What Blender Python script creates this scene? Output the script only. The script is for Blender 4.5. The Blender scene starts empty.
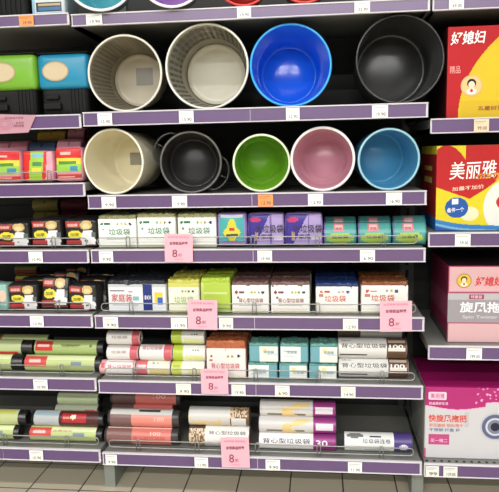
import bpy, bmesh, math, random
from mathutils import Vector, Matrix, noise
random.seed(7)
S = bpy.context.scene
C = S.collection
R = math.radians

# ------------------------------------------------------------------ camera
FPX = 650.0
CAM = Vector((0.62929, -1.7162, 1.01933))
YAW, PITCH, ROLL = 0.11206, -0.14621, -0.022
_f = Vector((-math.sin(YAW)*math.cos(PITCH), math.cos(YAW)*math.cos(PITCH), math.sin(PITCH)))
_r0 = Vector((math.cos(YAW), math.sin(YAW), 0)); _u0 = _r0.cross(_f)
RT = _r0*math.cos(ROLL) + _u0*math.sin(ROLL)
UP = -_r0*math.sin(ROLL) + _u0*math.cos(ROLL)
cd = bpy.data.cameras.new('camera'); cam = bpy.data.objects.new('camera', cd); C.objects.link(cam)
cd.sensor_fit = 'HORIZONTAL'; cd.sensor_width = 36.0; cd.lens = FPX/499*36.0; cd.clip_start = 0.02
m = Matrix((RT, UP, -_f)).transposed().to_4x4(); m.translation = CAM
cam.matrix_world = m
S.camera = cam

# ------------------------------------------------------------------ world, shop lamps, exposure
S.view_settings.view_transform = 'Standard'; S.view_settings.look = 'None'
S.view_settings.gamma = 1.0; S.view_settings.use_curve_mapping = False
S.view_settings.exposure = -0.33
w = bpy.data.worlds.new('shop_air'); S.world = w; w.use_nodes = True
wn = w.node_tree; tcw = wn.nodes.new('ShaderNodeTexCoord'); sp = wn.nodes.new('ShaderNodeSeparateXYZ'); mr = wn.nodes.new('ShaderNodeMapRange')
wn.links.new(tcw.outputs['Generated'], sp.inputs[0]); wn.links.new(sp.outputs['Z'], mr.inputs[0])
mr.inputs[1].default_value = -.15; mr.inputs[2].default_value = .2; mr.inputs[3].default_value = .16; mr.inputs[4].default_value = .42
wn.nodes['Background'].inputs[0].default_value = (0.95, 0.97, 1.0, 1)
wn.links.new(mr.outputs[0], wn.nodes['Background'].inputs[1])
def lamp(x, y, z, sx, sy, e):
    l = bpy.data.lights.new('ceiling_lamp', 'AREA'); l.shape = 'RECTANGLE'; l.size = sx; l.size_y = sy
    l.energy = e; l.color = (1.0, 0.985, 0.95)
    o = bpy.data.objects.new('ceiling_lamp', l); C.objects.link(o); o.location = (x, y, z)
    return o
for yy, e in ((-0.75, 9), (-2.4, 42), (-4.4, 95), (-6.6, 150)):
    for xx in (-1.3, 0.35, 2.0):
        lamp(xx, yy, 2.9, 1.3, 0.12, e)

# ------------------------------------------------------------------ helpers
def at(px, py, Y):
    d = RT*((px-249.5)/FPX) - UP*((py-246.0)/FPX) + _f
    return CAM + d*((Y-CAM.y)/d.y)
def lin(c):
    return tuple((v/255/12.92 if v/255 <= .04045 else ((v/255+.055)/1.055)**2.4) for v in c)
_mc = {}
def mat(name, col, rough=.5, metal=0.0, spec=.5, noise_amt=.06, scale=40):
    if name in _mc: return _mc[name]
    M = bpy.data.materials.new(name); M.use_nodes = True; nt = M.node_tree; b = nt.nodes['Principled BSDF']
    b.inputs['Roughness'].default_value = rough; b.inputs['Metallic'].default_value = metal
    b.inputs['Specular IOR Level'].default_value = spec
    tc = nt.nodes.new('ShaderNodeTexCoord'); n = nt.nodes.new('ShaderNodeTexNoise'); n.inputs['Scale'].default_value = scale
    rmp = nt.nodes.new('ShaderNodeMix'); rmp.data_type = 'RGBA'
    L = lin(col)
    rmp.inputs[6].default_value = tuple(v*(1-noise_amt) for v in L)+(1,)
    rmp.inputs[7].default_value = tuple(min(1, v*(1+noise_amt)) for v in L)+(1,)
    nt.links.new(tc.outputs['Object'], n.inputs['Vector']); nt.links.new(n.outputs['Fac'], rmp.inputs[0])
    nt.links.new(rmp.outputs[2], b.inputs['Base Color'])
    _mc[name] = M; return M
def printed(name, rough, spec=.5, coat=0.0):
    M = bpy.data.materials.new(name); M.use_nodes = True; nt = M.node_tree; b = nt.nodes['Principled BSDF']
    a = nt.nodes.new('ShaderNodeAttribute'); a.attribute_name = 'print'
    nt.links.new(a.outputs['Color'], b.inputs['Base Color'])
    n = nt.nodes.new('ShaderNodeTexNoise'); n.inputs['Scale'].default_value = 60
    mr = nt.nodes.new('ShaderNodeMapRange'); mr.inputs[3].default_value = rough*.8; mr.inputs[4].default_value = rough*1.2
    nt.links.new(n.outputs['Fac'], mr.inputs[0]); nt.links.new(mr.outputs[0], b.inputs['Roughness'])
    b.inputs['Specular IOR Level'].default_value = spec; b.inputs['Coat Weight'].default_value = coat
    return M
FILM = printed('printed_film', .30, .4); CARTON = printed('printed_carton', .5, .22); PAPER = printed('printed_paper', .7, .3)
_ink = {}
def ink(c, rough=.5):
    k = (c, rough)
    if k not in _ink: _ink[k] = mat('ink_%02x%02x%02x' % c, c, rough, noise_amt=.02)
    return _ink[k]

class MB:
    def __init__(s):
        s.bm = bmesh.new(); s.col = s.bm.loops.layers.float_color.new('print'); s.mats = []
    def mi(s, m):
        if m not in s.mats: s.mats.append(m)
        return s.mats.index(m)
    def face(s, vs, m, c=(255, 255, 255), smooth=False):
        try: f = s.bm.faces.new(vs)
        except ValueError: return None
        f.material_index = s.mi(m); f.smooth = smooth; L = lin(c)+(1,)
        for l in f.loops: l[s.col] = L
        return f
    def poly(s, pts, m, c=(255, 255, 255)):
        return s.face([s.bm.verts.new(p) for p in pts], m, c)
    def grid(s, fn, nu, nv, m, design=None, c=(255, 255, 255), smooth=True, closeu=False, skip=None):
        V = [[s.bm.verts.new(fn(i/nu, j/nv)) for j in range(nv+1)] for i in range(nu if closeu else nu+1)]
        for i in range(nu):
            for j in range(nv):
                if skip and skip(i, j): continue
                i2 = (i+1) % nu if closeu else i+1
                cc = design((i+.5)/nu, (j+.5)/nv) if design else c
                s.face([V[i][j], V[i2][j], V[i2][j+1], V[i][j+1]], m, cc, smooth)
        return V
    def box(s, x0, x1, y0, y1, z0, z1, m, c=(255, 255, 255), bev=0.0):
        n0 = len(s.bm.faces)
        P = [s.bm.verts.new((x, y, z)) for x in (x0, x1) for y in (y0, y1) for z in (z0, z1)]
        fs = [s.face([P[i] for i in q], m, c) for q in ((0,1,3,2),(4,6,7,5),(0,4,5,1),(2,3,7,6),(0,2,6,4),(1,5,7,3))]
        if bev:
            es = list({e for f in fs for e in f.edges})
            bmesh.ops.bevel(s.bm, geom=es, offset=bev, segments=2, affect='EDGES', profile=.5, material=-1)
    def tube(s, pts, r, m, c=(255, 255, 255), n=6, closed=False):
        pts = [Vector(p) for p in pts]; N = len(pts); rings = []
        prev = None
        for i, p in enumerate(pts):
            a = pts[i-1] if (i or closed) else p; b = pts[(i+1) % N] if (i < N-1 or closed) else p
            t = (b-a).normalized()
            if prev is None:
                q = Vector((0, 0, 1)) if abs(t.z) < .9 else Vector((1, 0, 0)); nrm = t.cross(q).normalized()
            else:
                nrm = (prev - t*prev.dot(t)).normalized()
            prev = nrm; bn = t.cross(nrm)
            rings.append([s.bm.verts.new(p + (nrm*math.cos(k*2*math.pi/n) + bn*math.sin(k*2*math.pi/n))*r) for k in range(n)])
        for i in range(N if closed else N-1):
            A, B = rings[i], rings[(i+1) % N]
            for k in range(n): s.face([A[k], A[(k+1) % n], B[(k+1) % n], B[k]], m, c, True)
        if not closed: s.face(rings[0][::-1], m, c); s.face(rings[-1], m, c)
    def lathe_y(s, prof, n, m, c=(255, 255, 255), cap0=False, cap1=False, zc=0.0, smooth=True):
        # profile of (radius, y) round the local Y axis at height zc
        rings = [[s.bm.verts.new((r*math.cos(2*math.pi*k/n), y, zc + r*math.sin(2*math.pi*k/n))) for k in range(n)] for r, y in prof]
        for A, B in zip(rings, rings[1:]):
            for k in range(n): s.face([A[k], A[(k+1) % n], B[(k+1) % n], B[k]], m, c, smooth)
        if cap0: s.face(rings[0], m, c)
        if cap1: s.face(rings[-1][::-1], m, c)
    def rbox(s, w, d, h, r, m, front=None, side=(255, 255, 255), top=None, back=None, cell=.003, coarse=.010,
             bulge=0.0, wr=0.0, wf=30, seed=0.0, z0=0.0, y0=0.0, sidedesign=None, topdesign=None):
        H = Vector((w/2, d/2, h/2)); r = min(r, w/2.01, d/2.01, h/2.01)
        def pt(p):
            q = Vector(max(-(H[i]-r), min(H[i]-r, p[i])) for i in range(3)); n = p-q
            if n.length > 1e-9: p2 = q + n.normalized()*r
            else: p2 = p
            a, b, e = (p2[i]/H[i] for i in range(3))
            if bulge:
                p2 = p2 + Vector((p2.x/H.x*bulge*.5*(1-b*b)*(1-e*e), p2.y/H.y*bulge*(1-a*a)*(1-e*e), p2.z/H.z*bulge*.7*(1-a*a)*(1-b*b)))
            if wr:
                k = p2*wf + Vector((seed, seed*1.7, seed*.3))
                p2 = p2 + Vector((noise.noise(k), noise.noise(k+Vector((9, 3, 1))), noise.noise(k+Vector((2, 7, 5)))))*wr
            return Vector((p2.x, p2.y+y0, p2.z+h/2+z0))
        def n_(l, fine): return max(3, int(math.ceil(l/(cell if fine else coarse))))
        fx = n_(w, front is not None); fz = n_(h, front is not None); fy = n_(d, sidedesign is not None or topdesign is not None)
        def cr(t, L):                                   # bunch the end rows on the rounded edge
            return (t-.5)*L
        V0 = len(s.bm.verts)
        s.grid(lambda u, v: pt(Vector((cr(u, w), -d/2, cr(v, h)))), fx, fz, m, front, side)
        s.grid(lambda u, v: pt(Vector((-cr(u, w), d/2, cr(v, h)))), fx, fz, m, None, back or side)
        s.grid(lambda u, v: pt(Vector((-w/2, -cr(u, d), cr(v, h)))), fy, fz, m, sidedesign, side)
        s.grid(lambda u, v: pt(Vector((w/2, cr(u, d), cr(v, h)))), fy, fz, m, None, side)
        s.grid(lambda u, v: pt(Vector((cr(u, w), cr(v, d), h/2))), fx, fy, m, topdesign, top or side)
        s.grid(lambda u, v: pt(Vector((cr(u, w), -cr(v, d), -h/2))), fx, fy, m, None, side)
        s.bm.verts.ensure_lookup_table()
        bmesh.ops.remove_doubles(s.bm, verts=s.bm.verts[V0:], dist=1e-5)
    def build(s, name, parent=None, loc=None, rot=None, kind=None):
        me = bpy.data.meshes.new(name); bmesh.ops.recalc_face_normals(s.bm, faces=s.bm.faces[:]) if len(s.bm.faces) else None
        s.bm.to_mesh(me); s.bm.free()
        for m_ in s.mats: me.materials.append(m_)
        o = bpy.data.objects.new(name, me); C.objects.link(o)
        if parent: o.parent = parent
        if loc is not None: o.location = loc
        if rot is not None: o.rotation_euler = rot
        if kind: o['kind'] = kind
        return o
def tag(o, label, cat, group=None):
    o['label'] = label; o['category'] = cat
    if group: o['group'] = group
    return o
def thing(name, label, cat, loc=(0, 0, 0), rot=(0, 0, 0), group=None):
    o = bpy.data.objects.new(name, None); C.objects.link(o); o.empty_display_size = .02
    o.location = loc; o.rotation_euler = rot
    return tag(o, label, cat, group)
def dup(root, loc, label, rot=None):
    r = root.copy(); C.objects.link(r); r.location = loc; r['label'] = label
    if rot is not None: r.rotation_euler = rot
    for ch in list(root.children):
        c = ch.copy(); C.objects.link(c); c.parent = r
        for g in list(ch.children):
            d = g.copy(); C.objects.link(d); d.parent = c
    return r
def design(base, *items):
    # items: (u0,u1,v0,v1,col) rectangles, ('e',cu,cv,ru,rv,col) ellipses, ('f',fn,col) tests; later ones lie on top
    def fn(u, v):
        c = base
        for it in items:
            if it[0] == 'e':
                if ((u-it[1])/it[3])**2 + ((v-it[2])/it[4])**2 < 1: c = it[5]
            elif it[0] == 'f':
                if it[1](u, v): c = it[2]
            elif it[0] <= u <= it[1] and it[2] <= v <= it[3]: c = it[4]
        return c
    return fn
_tc = {}
def glyphs(body, bold=0.0, shear=0.0):
    k = (body, bold, shear)
    if k not in _tc:
        cu = bpy.data.curves.new('txt', 'FONT'); cu.body = body; cu.size = 1.0; cu.offset = bold; cu.shear = shear; cu.resolution_u = 3
        o = bpy.data.objects.new('txt', cu); C.objects.link(o)
        dg = bpy.context.evaluated_depsgraph_get(); dg.update()
        me = bpy.data.meshes.new_from_object(o.evaluated_get(dg))
        V = [v.co.copy() for v in me.vertices]; F = [tuple(p.vertices) for p in me.polygons]
        bpy.data.objects.remove(o); bpy.data.curves.remove(cu); bpy.data.meshes.remove(me)
        x0 = min(v.x for v in V); x1 = max(v.x for v in V); y0 = min(v.y for v in V); y1 = max(v.y for v in V)
        V = [((v.x-(x0+x1)/2)/(x1-x0), (v.y-(y0+y1)/2)/(y1-y0)) for v in V]
        _tc[k] = (V, F)
    return _tc[k]
def lettering(parent, body, wid, hgt, surf, col, bold=.01, shear=0.0, name='lettering', label=None):
    # surf(s, t) puts the flat offsets s (right) and t (up) on the printed surface
    V, F = glyphs(body, bold, shear); b = MB(); vs = [b.bm.verts.new(surf(x*wid, y*hgt)) for x, y in V]
    mk = ink(col)
    for f in F: b.face([vs[i] for i in f], mk)
    me = bpy.data.meshes.new(name); b.bm.to_mesh(me); b.bm.free(); me.materials.append(mk)
    o = bpy.data.objects.new(name, me); C.objects.link(o); o.parent = parent
    if label: o['label'] = label
    return o
def flat(x, y, z):
    return lambda s_, t: Vector((x+s_, y, z+t))

# ------------------------------------------------------------------ plain materials
GREY = mat('shelf_grey_enamel', (118, 118, 112), .5)
BACK = mat('back_panel_charcoal', (25, 26, 24), .6)
UPR = mat('upright_dark_enamel', (62, 63, 60), .5)
FOOT = mat('foot_grey_enamel', (140, 145, 138), .45)
SLOT = mat('slot_black', (12, 12, 12), .8)
RAILW = mat('rail_white_plastic', (206, 202, 208), .3)
RAILP = mat('rail_purple_insert', (86, 58, 106), .34, spec=.9, noise_amt=.12, scale=9)
CHROME = mat('chrome_wire', (158, 158, 156), .4, metal=.6, noise_amt=.03)

# ------------------------------------------------------------------ floor
def floor_material():
    M = bpy.data.materials.new('beige_floor_tile'); M.use_nodes = True; nt = M.node_tree; b = nt.nodes['Principled BSDF']
    tc = nt.nodes.new('ShaderNodeTexCoord'); mp = nt.nodes.new('ShaderNodeMapping')
    mp.inputs['Location'].default_value = (.274, -.075, 0)
    br = nt.nodes.new('ShaderNodeTexBrick'); br.offset = 0.0; br.inputs['Scale'].default_value = 1.0
    br.inputs['Brick Width'].default_value = .1605; br.inputs['Row Height'].default_value = .1605
    br.inputs['Mortar Size'].default_value = .0022; br.inputs['Mortar Smooth'].default_value = .1
    br.inputs['Color1'].default_value = lin((212, 202, 178))+(1,); br.inputs['Color2'].default_value = lin((206, 196, 172))+(1,)
    br.inputs['Mortar'].default_value = lin((60, 55, 46))+(1,)
    nt.links.new(tc.outputs['Object'], mp.inputs['Vector']); nt.links.new(mp.outputs['Vector'], br.inputs['Vector'])
    nt.links.new(br.outputs['Color'], b.inputs['Base Color']); b.inputs['Roughness'].default_value = .35
    return M
b = MB(); b.poly([(-4, -9, 0), (5, -9, 0), (5, 1.0, 0), (-4, 1.0, 0)], floor_material()); b.build('floor', kind='structure')

# ------------------------------------------------------------------ shelving frame and shelves
DEPTH = .40
fr = thing('shelving_frame', 'dark metal shelving frame with back panels, uprights and grey feet behind all shelves', 'shelving', (0, DEPTH, 0))
for x0, x1 in ((-.90, -.012), (-.006, .902), (.908, 1.80)):
    b = MB(); b.box(x0, x1, .012, .030, .06, 1.75, BACK)
    for zz in (.45, .85, 1.25): b.box(x0+.002, x1-.002, .0105, .012, zz-.0015, zz+.0015, SLOT)
    b.build('back_panel', fr)
for xc in (-.012, .903):
    b = MB(); b.box(xc-.022, xc+.022, .002, .0105, .05, 1.75, UPR)
    for k in range(40): b.box(xc-.005, xc+.005, .0008, .002, .12+k*.04, .145+k*.04, SLOT)
    b.build('upright', fr)
for xc in (-.024, .903):
    b = MB(); b.box(xc-.017, xc+.017, -.30, -.005, .0, .128, FOOT, bev=.002)
    b.box(xc-.004, xc+.002, -.3012, -.3002, .085, .115, SLOT)
    b.build('foot', fr)
def arc(cx, cz, r, a0, a1, y, n=5):
    return [(cx+r*math.cos(R(a0+(a1-a0)*k/n)), y, cz+r*math.sin(R(a0+(a1-a0)*k/n))) for k in range(n+1)]
RAIL, RAIL_TOP = .0363, .0300
def shelf(x0, x1, z, label, guard=None, lip=False, gl=None):
    RH = RAIL_TOP if z > 1.3 else RAIL
    t = thing('shelf', label, 'shelf', ((x0+x1)/2, 0, z), group='shelves of the shelving unit')
    hw = (x1-x0)/2
    b = MB(); b.box(-hw+.002, hw-.002, .002, DEPTH-.001, -.022, 0, GREY, bev=.0015)
    if lip:
        for k in range(int(2*hw/.02)):
            xx = -hw+.01+k*.02
            b.box(xx-.0035, xx+.0035, .010, .019, .0001, .0004, SLOT)
    b.build('deck', t)
    b = MB(); zt, zb, q = .0012, -RH, .0036
    b.box(-hw, hw, -.004, .0015, zb, zt, RAILW, bev=.0006)
    b.box(-hw, hw, -.0085, -.004, zt-q, zt, RAILW, bev=.0008); b.box(-hw, hw, -.0085, -.004, zb, zb+q*.8, RAILW, bev=.0008)
    rl = b.build('price_rail', t)
    b = MB(); n = 2
    for k in range(n):
        a = -hw+.004+(2*hw-.008)*k/n; e = -hw+.004+(2*hw-.008)*(k+1)/n-.002
        b.box(a, e, -.0062, -.0042, zb+q*.8+.0004, zt-q-.0004, RAILP)
    b.build('purple_insert', rl)
    for s_ in (-1, 1):
        b = MB(); b.poly([(s_*(hw-.006), .02, -.022), (s_*(hw-.006), DEPTH-.001, -.022), (s_*(hw-.006), DEPTH-.001, -.040), (s_*(hw-.006), DEPTH-.03, -.040), (s_*(hw-.006), .02, -.03)], GREY)
        bmesh.ops.solidify(b.bm, geom=b.bm.faces[:], thickness=.002); b.build('bracket', t)
    if guard:
        g0, g1 = guard; b = MB(); y = .012; zl, zh, r = .010, .031, .009
        loop = arc(g1-r, zl+r, r, -90, 0, y) + arc(g1-r, zh-r, r, 0, 90, y) + arc(g0+r, zh-r, r, 90, 180, y) + arc(g0+r, zl+r, r, 180, 270, y)
        b.tube(loop, .0016, CHROME, closed=True)
        k = max(2, round((g1-g0)/.17))
        for i in range(k):
            xc = g0+(g1-g0)*(i+.5)/k
            b.tube([(xc-.005, y-.002, .0003), (xc-.005, y-.002, .030)] + arc(xc, .031, .005, 180, 0, y-.002)[1:-1] + [(xc+.005, y-.002, .030), (xc+.005, y-.002, .0003)], .0015, CHROME)
        g = b.build('wire_guard', loc=((x0+x1)/2, 0, z+.0003)); tag(g, gl, 'wire guard', 'wire guards along the shelf fronts')
    return t
ZC = [1.3800, 1.128, .9064, .757, .5714, .382, .165]
ZL = [1.385, 1.124, .941, .757, .573, .387, .171]
ZR = [1.379, 1.087, .797, .494, .161]
for i, nm in enumerate(('holding the coloured bins at the very top', 'carrying the four large bins', 'carrying the five small bins',
                        'with green-print bundles and teal rolls', 'with the long hundred-count packs and brown-topped bundles', 'with small pink rolls and teal packs', 'lowest, with purple and leopard rolls')):
    shelf(-.004 if i else -.02, .898, ZC[i], 'middle bay metal shelf %s' % nm, (-.435, .43) if i > 2 else None, False, 'chrome wire guard in front of the ' + ('', '', '', 'green-print bundles and teal rolls', 'navy-striped pack and brown-topped bundles', 'small pink rolls and teal packs', 'salmon, leopard and purple-ended rolls')[i])
for i, nm in enumerate(('above the green and blue pedal bins', 'holding the green and blue pedal bins', 'with pink red and yellow packs', 'with black packs under the pink packs',
                        'with black packs above the green rolls', 'with green bag rolls above the grey and red roll', 'lowest, with the grey and red roll')):
    shelf(-.60, -.010 if i else -.026, ZL[i], 'left bay metal shelf %s' % nm, (-.285, .285) if i > 1 else None, False, 'chrome wire guard in front of the ' + ('', '', 'pink red and lime packs', 'upper row of black packs', 'black packs above the green rolls', 'pile of green rolls', 'grey and red roll at the bottom left')[i])
for i, nm in enumerate(('empty-looking, above the red and yellow box', 'holding the tall red and yellow box', 'holding the red heart box', 'holding the pale pink box', 'lowest, holding the magenta box')):
    shelf(.909 if i == 3 else .904, 1.50, ZR[i], 'right bay metal shelf %s' % nm, None, i == 4)

# ------------------------------------------------------------------ bins lying on their sides
def bin_(kind, label, px, py, rpx, bx, by, brat, deck, col, incol=None, rim=None, style='plain', Y=.022, L=.19, cat='waste bin', sticker=None, rough=.3, n=56, handles=False, outer=None):
    c = at(px, py, Y); R0 = rpx*(Y-CAM.y)/FPX*1.01
    c.z = deck + R0 + .0005
    bc = at(bx, by, Y+L)
    ax = (bc-c); Ln = ax.length; ax.normalize()
    Rb = R0*brat
    # never let the base sink below the shelf
    low = bc.z - Rb
    if low < deck+.003:
        bc.z = deck+.003+Rb; ax = bc-c; Ln = ax.length; ax.normalize()
    t = thing(kind, label, cat, (c.x, c.y, deck+.0005), group='bins lying on their sides')
    t.rotation_mode = 'QUATERNION'
    t.rotation_quaternion = Vector((0, 1, 0)).rotation_difference(ax)
    zc = R0
    # keep the mouth centre where it belongs after the turn
    off = t.rotation_quaternion.to_matrix() @ Vector((0, 0, zc)); t.location = c - off
    mo = mat('bin_'+label[:18].replace(' ', '_'), col, rough, noise_amt=.03)
    mi_ = mat('bin_inside_'+label[:18].replace(' ', '_'), incol, rough, noise_amt=.03) if incol else mo
    mr = mat('bin_rim_'+label[:18].replace(' ', '_'), rim, rough, noise_amt=.02) if rim else mo
    th = .0022
    def rad(v): return R0*.965*(1-v) + Rb*v
    if style == 'plain':
        b = MB(); b.lathe_y([(rad(0), .004), (rad(.5), Ln*.5), (Rb, Ln-.004), (Rb-.004, Ln)], n, mo, zc=zc, cap1=True)
        b.lathe_y([(rad(0)-th, .004), (rad(.5)-th, Ln*.5), (rad(.93)-th, Ln*.93), (Rb*.93-th, Ln*.955), (Rb*.88, Ln*.96), (Rb*.86, Ln*.955), (.004, Ln*.952)], n, mi_, zc=zc, cap1=True)
        b.build('body', t)
    else:
        nu = 96 if style == 'lattice' else 80; nv = 30
        b = MB()
        def fn(u, v):
            a = 2*math.pi*u; r = rad(v); return Vector((r*math.cos(a), .004+v*(Ln-.008), zc+r*math.sin(a)))
        if style == 'lattice': sk = lambda i, j: 3 <= j <= 24 and j % 2 and i % 2
        elif style == 'slat': sk = lambda i, j: (3 <= j <= 8 or 10 <= j <= 15 or 17 <= j <= 20) and i % 2
        b.grid(fn, nu, nv, mi_, closeu=True, skip=sk)
        bmesh.ops.solidify(b.bm, geom=b.bm.faces[:], thickness=-.0018)
        b.build('body', t)
        b = MB(); mw = mat('bin_outer_'+label[:18].replace(' ', '_'), outer or col, rough, noise_amt=.03)
        b.lathe_y([(rad(0)+.0025, .010), (rad(.5)+.0025, Ln*.5), (Rb+.0025, Ln-.010)], n, mw, zc=zc); bmesh.ops.solidify(b.bm, geom=b.bm.faces[:], thickness=.001); b.build('outer_wall', t)
        b = MB(); b.lathe_y([(Rb+.001, Ln-.012), (Rb+.001, Ln), (.003, Ln)], n, mi_, zc=zc, cap1=True)
        b.lathe_y([(Rb-.002, Ln-.012), (Rb-.004, Ln-.004), (Rb*.8, Ln-.003), (.003, Ln-.003)], n, mi_, zc=zc, cap1=True); b.build('base', t)
        if rim is None: mr = mi_
    b = MB(); rr = .0036 if Rb < R0*.75 else .003
    ring = [(R0-rr+rr*math.cos(R(a)), rr*.8+rr*.8*math.sin(R(a))) for a in range(0, 360, 45)]; ring.append(ring[0])
    b.lathe_y(ring, 72, mr, zc=zc); b.build('rim', t)
    if sticker:
        sx, sz, sw, sc = sticker
        b = MB(); b.box(sx-sw/2, sx+sw/2, Ln*.948-.0012, Ln*.948-.0006, zc+sz-sw/2, zc+sz+sw/2, mat('sticker_'+label[:8], sc, .35), bev=0)
        if style != 'plain':
            for v in b.bm.verts: v.co.y += Ln*.052-.003
        b.build('sticker', t)
    if handles:
        for s_ in (-1, 1):
            b = MB(); a0 = R(150 if s_ < 0 else -25)
            p = []
            for k in range(13):
                q = k/12; ang = a0 + R(-34+68*q)*1.0; ext = math.sin(math.pi*q)**.6*.023
                p.append(((R0+ext)*math.cos(ang), .012, zc+(R0+ext)*math.sin(ang)))
            b.tube(p, .0028, mo, n=8)
            pm = p[6]; b.tube([(R0*math.cos(a0)*.99, .012, zc+R0*math.sin(a0)*.99), pm], .0022, mo)
            b.build('handle', t)
    return t
K = ZC[1]
bin_('waste_bin', 'cream bin with fine lattice wall, leftmost on the large bin shelf', 124.5, 71, 37.5, 141, 81, .76, K, (198, 188, 164), outer=(170, 160, 140), style='lattice', rim=(220, 217, 205), sticker=(.012, .012, .05, (150, 145, 135)))
bin_('waste_bin', 'cream bin with long slots in its wall, beside the bright blue bin', 206.7, 67.5, 41.2, 217, 75, .78, K, (218, 213, 194), outer=(160, 158, 146), style='slat', rim=(226, 225, 215))
bin_('waste_bin', 'bright blue glossy plastic bin on the large bin shelf', 290.8, 69, 39.5, 289, 76, .80, K, (20, 120, 225), incol=(20, 100, 222), rim=(56, 160, 235), rough=.16)
bin_('waste_bin', 'large black bin lying at the right end of its shelf', 400, 62, 41.5, 389.6, 71.5, .92, K, (40, 41, 40), rim=(44, 45, 44), rough=.28)
K = ZC[2]
bin_('waste_bin', 'small cream white bin lying at the left end of its shelf', 112.8, 160.5, 33.3, 139, 160, .88, K, (224, 216, 190), incol=(216, 208, 178), rim=(232, 228, 208), L=.17, sticker=(-.006, .004, .036, (140, 135, 122)), rough=.4)
bin_('waste_bin', 'black bin with looped side handles beside the green bin', 191, 166, 31, 194, 164, .9, K, (46, 45, 44), rim=(92, 90, 88), L=.16, handles=True)
bin_('waste_bin', 'lime green bin with a white rim', 261.5, 159.5, 28.7, 260, 159.5, .80, K, (120, 175, 40), incol=(110, 168, 32), rim=(225, 232, 205), L=.16, rough=.2)
bin_('waste_bin', 'dusty pink bin with a thick white rim', 322.5, 160, 31.6, 324.5, 160, .74, K, (205, 150, 165), incol=(196, 142, 158), rim=(235, 230, 230), L=.16, rough=.22)
bin_('waste_bin', 'light blue bin lying at the right end of the small bin shelf', 389, 161.5, 30, 378, 158, .92, K, (70, 140, 180), incol=(72, 146, 186), rim=(150, 195, 210), L=.17, rough=.3)
K = ZC[0]
bin_('waste_bin', 'teal bin with a white rim on the highest shelf', 99, -20, 35, 108, -10, .7, K, (110, 180, 190), incol=(96, 186, 200), rim=(230, 232, 230), Y=-.03)
bin_('waste_bin', 'purple bin with a white rim on the highest shelf', 171, -23, 34, 178, -12, .7, K, (200, 180, 212), incol=(176, 130, 204), rim=(232, 228, 232), Y=-.03)
bin_('waste_bin', 'red bin beside the purple bin on the highest shelf', 243, -21, 28, 245, -12, .8, K, (190, 40, 36), rim=(205, 60, 52), Y=-.012)
bin_('waste_bin', 'red bin at the right end of the highest shelf row', 305, -21, 28, 304, -12, .8, K, (185, 44, 40), rim=(205, 66, 60), Y=-.012)

# ------------------------------------------------------------------ left bay: pedal bins and the things on top
def span(p0, p1, py, Y):
    a, e = at(p0, py, Y).x, at(p1, py, Y).x
    return (a+e)/2, e-a
def pedal_bin(label, p0, p1, ptop, deck, col, badge=True, Y=.04, d=.15):
    xc, wd = span(p0, p1, 85, Y); h = at((p0+p1)/2, ptop, Y).z-deck
    t = thing('pedal_bin', label, 'pedal bin', (xc, Y+d/2, deck+.0005), group='pedal bins')
    BK = mat('black_ribbed_plastic', (17, 17, 18), .6, spec=.25)
    b = MB(); b.rbox(wd*.92, d*.92, h*.45, .010, BK, side=(255,)*3, z0=0)
    for k in range(5): b.box(wd*(.10+.07*k), wd*(.13+.07*k), -d*.46-.003, -d*.455, .006, h*.42, BK, bev=.0008)
    b.build('base', t)
    b = MB(); b.rbox(wd, d, h*.56, .014, mat('pedal_bin_'+str(col[0]), col, .32, noise_amt=.03), z0=h*.42, bulge=.004); sh = b.build('shell', t)
    b = MB(); b.rbox(wd*1.005, d*1.01, h*.022, .002, BK, z0=h*.978); b.build('lid', t)
    b = MB(); b.box(-wd*.40, -wd*.06, -d*.46-.014, -d*.455, h*.10, h*.20, BK, bev=.003); b.box(-wd*.36, -wd*.10, -d*.46-.010, -d*.455, h*.26, h*.33, BK, bev=.003); b.build('pedal', t)
    if badge:
        b = MB(); dx, dz = -wd*.13, h*.70
        for rr, rz, yy, cc in ((wd*.26, h*.155, .0, (176, 156, 116)), (wd*.235, h*.135, .0004, (196, 180, 148)), ):
            b.poly([(dx+rr*math.cos(k*math.pi/16), -d/2-.0045-yy, dz+rz*math.sin(k*math.pi/16)) for k in range(32)], CARTON, cc)
        b.build('badge', t)
    return t
pedal_bin('lime green pedal bin with black ribbed base at the left edge', -16, 36.5, 53, ZL[1], (112, 168, 44))
pedal_bin('turquoise blue pedal bin with black ribbed base beside the lime one', 38, 89, 52, ZL[1], (26, 132, 168))
xc, wd = span(-20, 27, 8, .04)
t = thing('pedal_bin', 'all-black ribbed bin in the top left corner', 'pedal bin', (xc, .115, ZL[0]+.0005))
BK = mat('black_ribbed_plastic', (17, 17, 18), .6, spec=.25)
b = MB(); b.rbox(wd, .14, .15, .01, BK)
for k in range(9): b.box(-wd/2+.01+k*wd/9.5, -wd/2+.016+k*wd/9.5, -.0735, -.0705, .01, .13, BK, bev=.0008)
b.build('body', t); b = MB(); b.rbox(wd*1.03, .146, .012, .004, BK, z0=.1495); b.build('lid', t)
xc, wd = span(31, 66, 8, .04)
t = thing('picture_pack', 'pale blue white pack with a small dark picture, beside the teal bin', 'pack', (xc, .09, ZL[0]+.0005))
b = MB(); b.rbox(wd, .10, .12, .008, FILM, front=design((205, 212, 218), (.08, .9, 0, .10, (150, 195, 215)), (.16, .88, .12, .33, (70, 62, 50)), (.2, .84, .15, .22, (70, 120, 165)), (.2, .84, .24, .29, (190, 170, 130)), (0, .12, 0, 1, (150, 190, 210))), side=(190, 200, 208), bulge=.003); b.build('wrapper', t)

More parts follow.
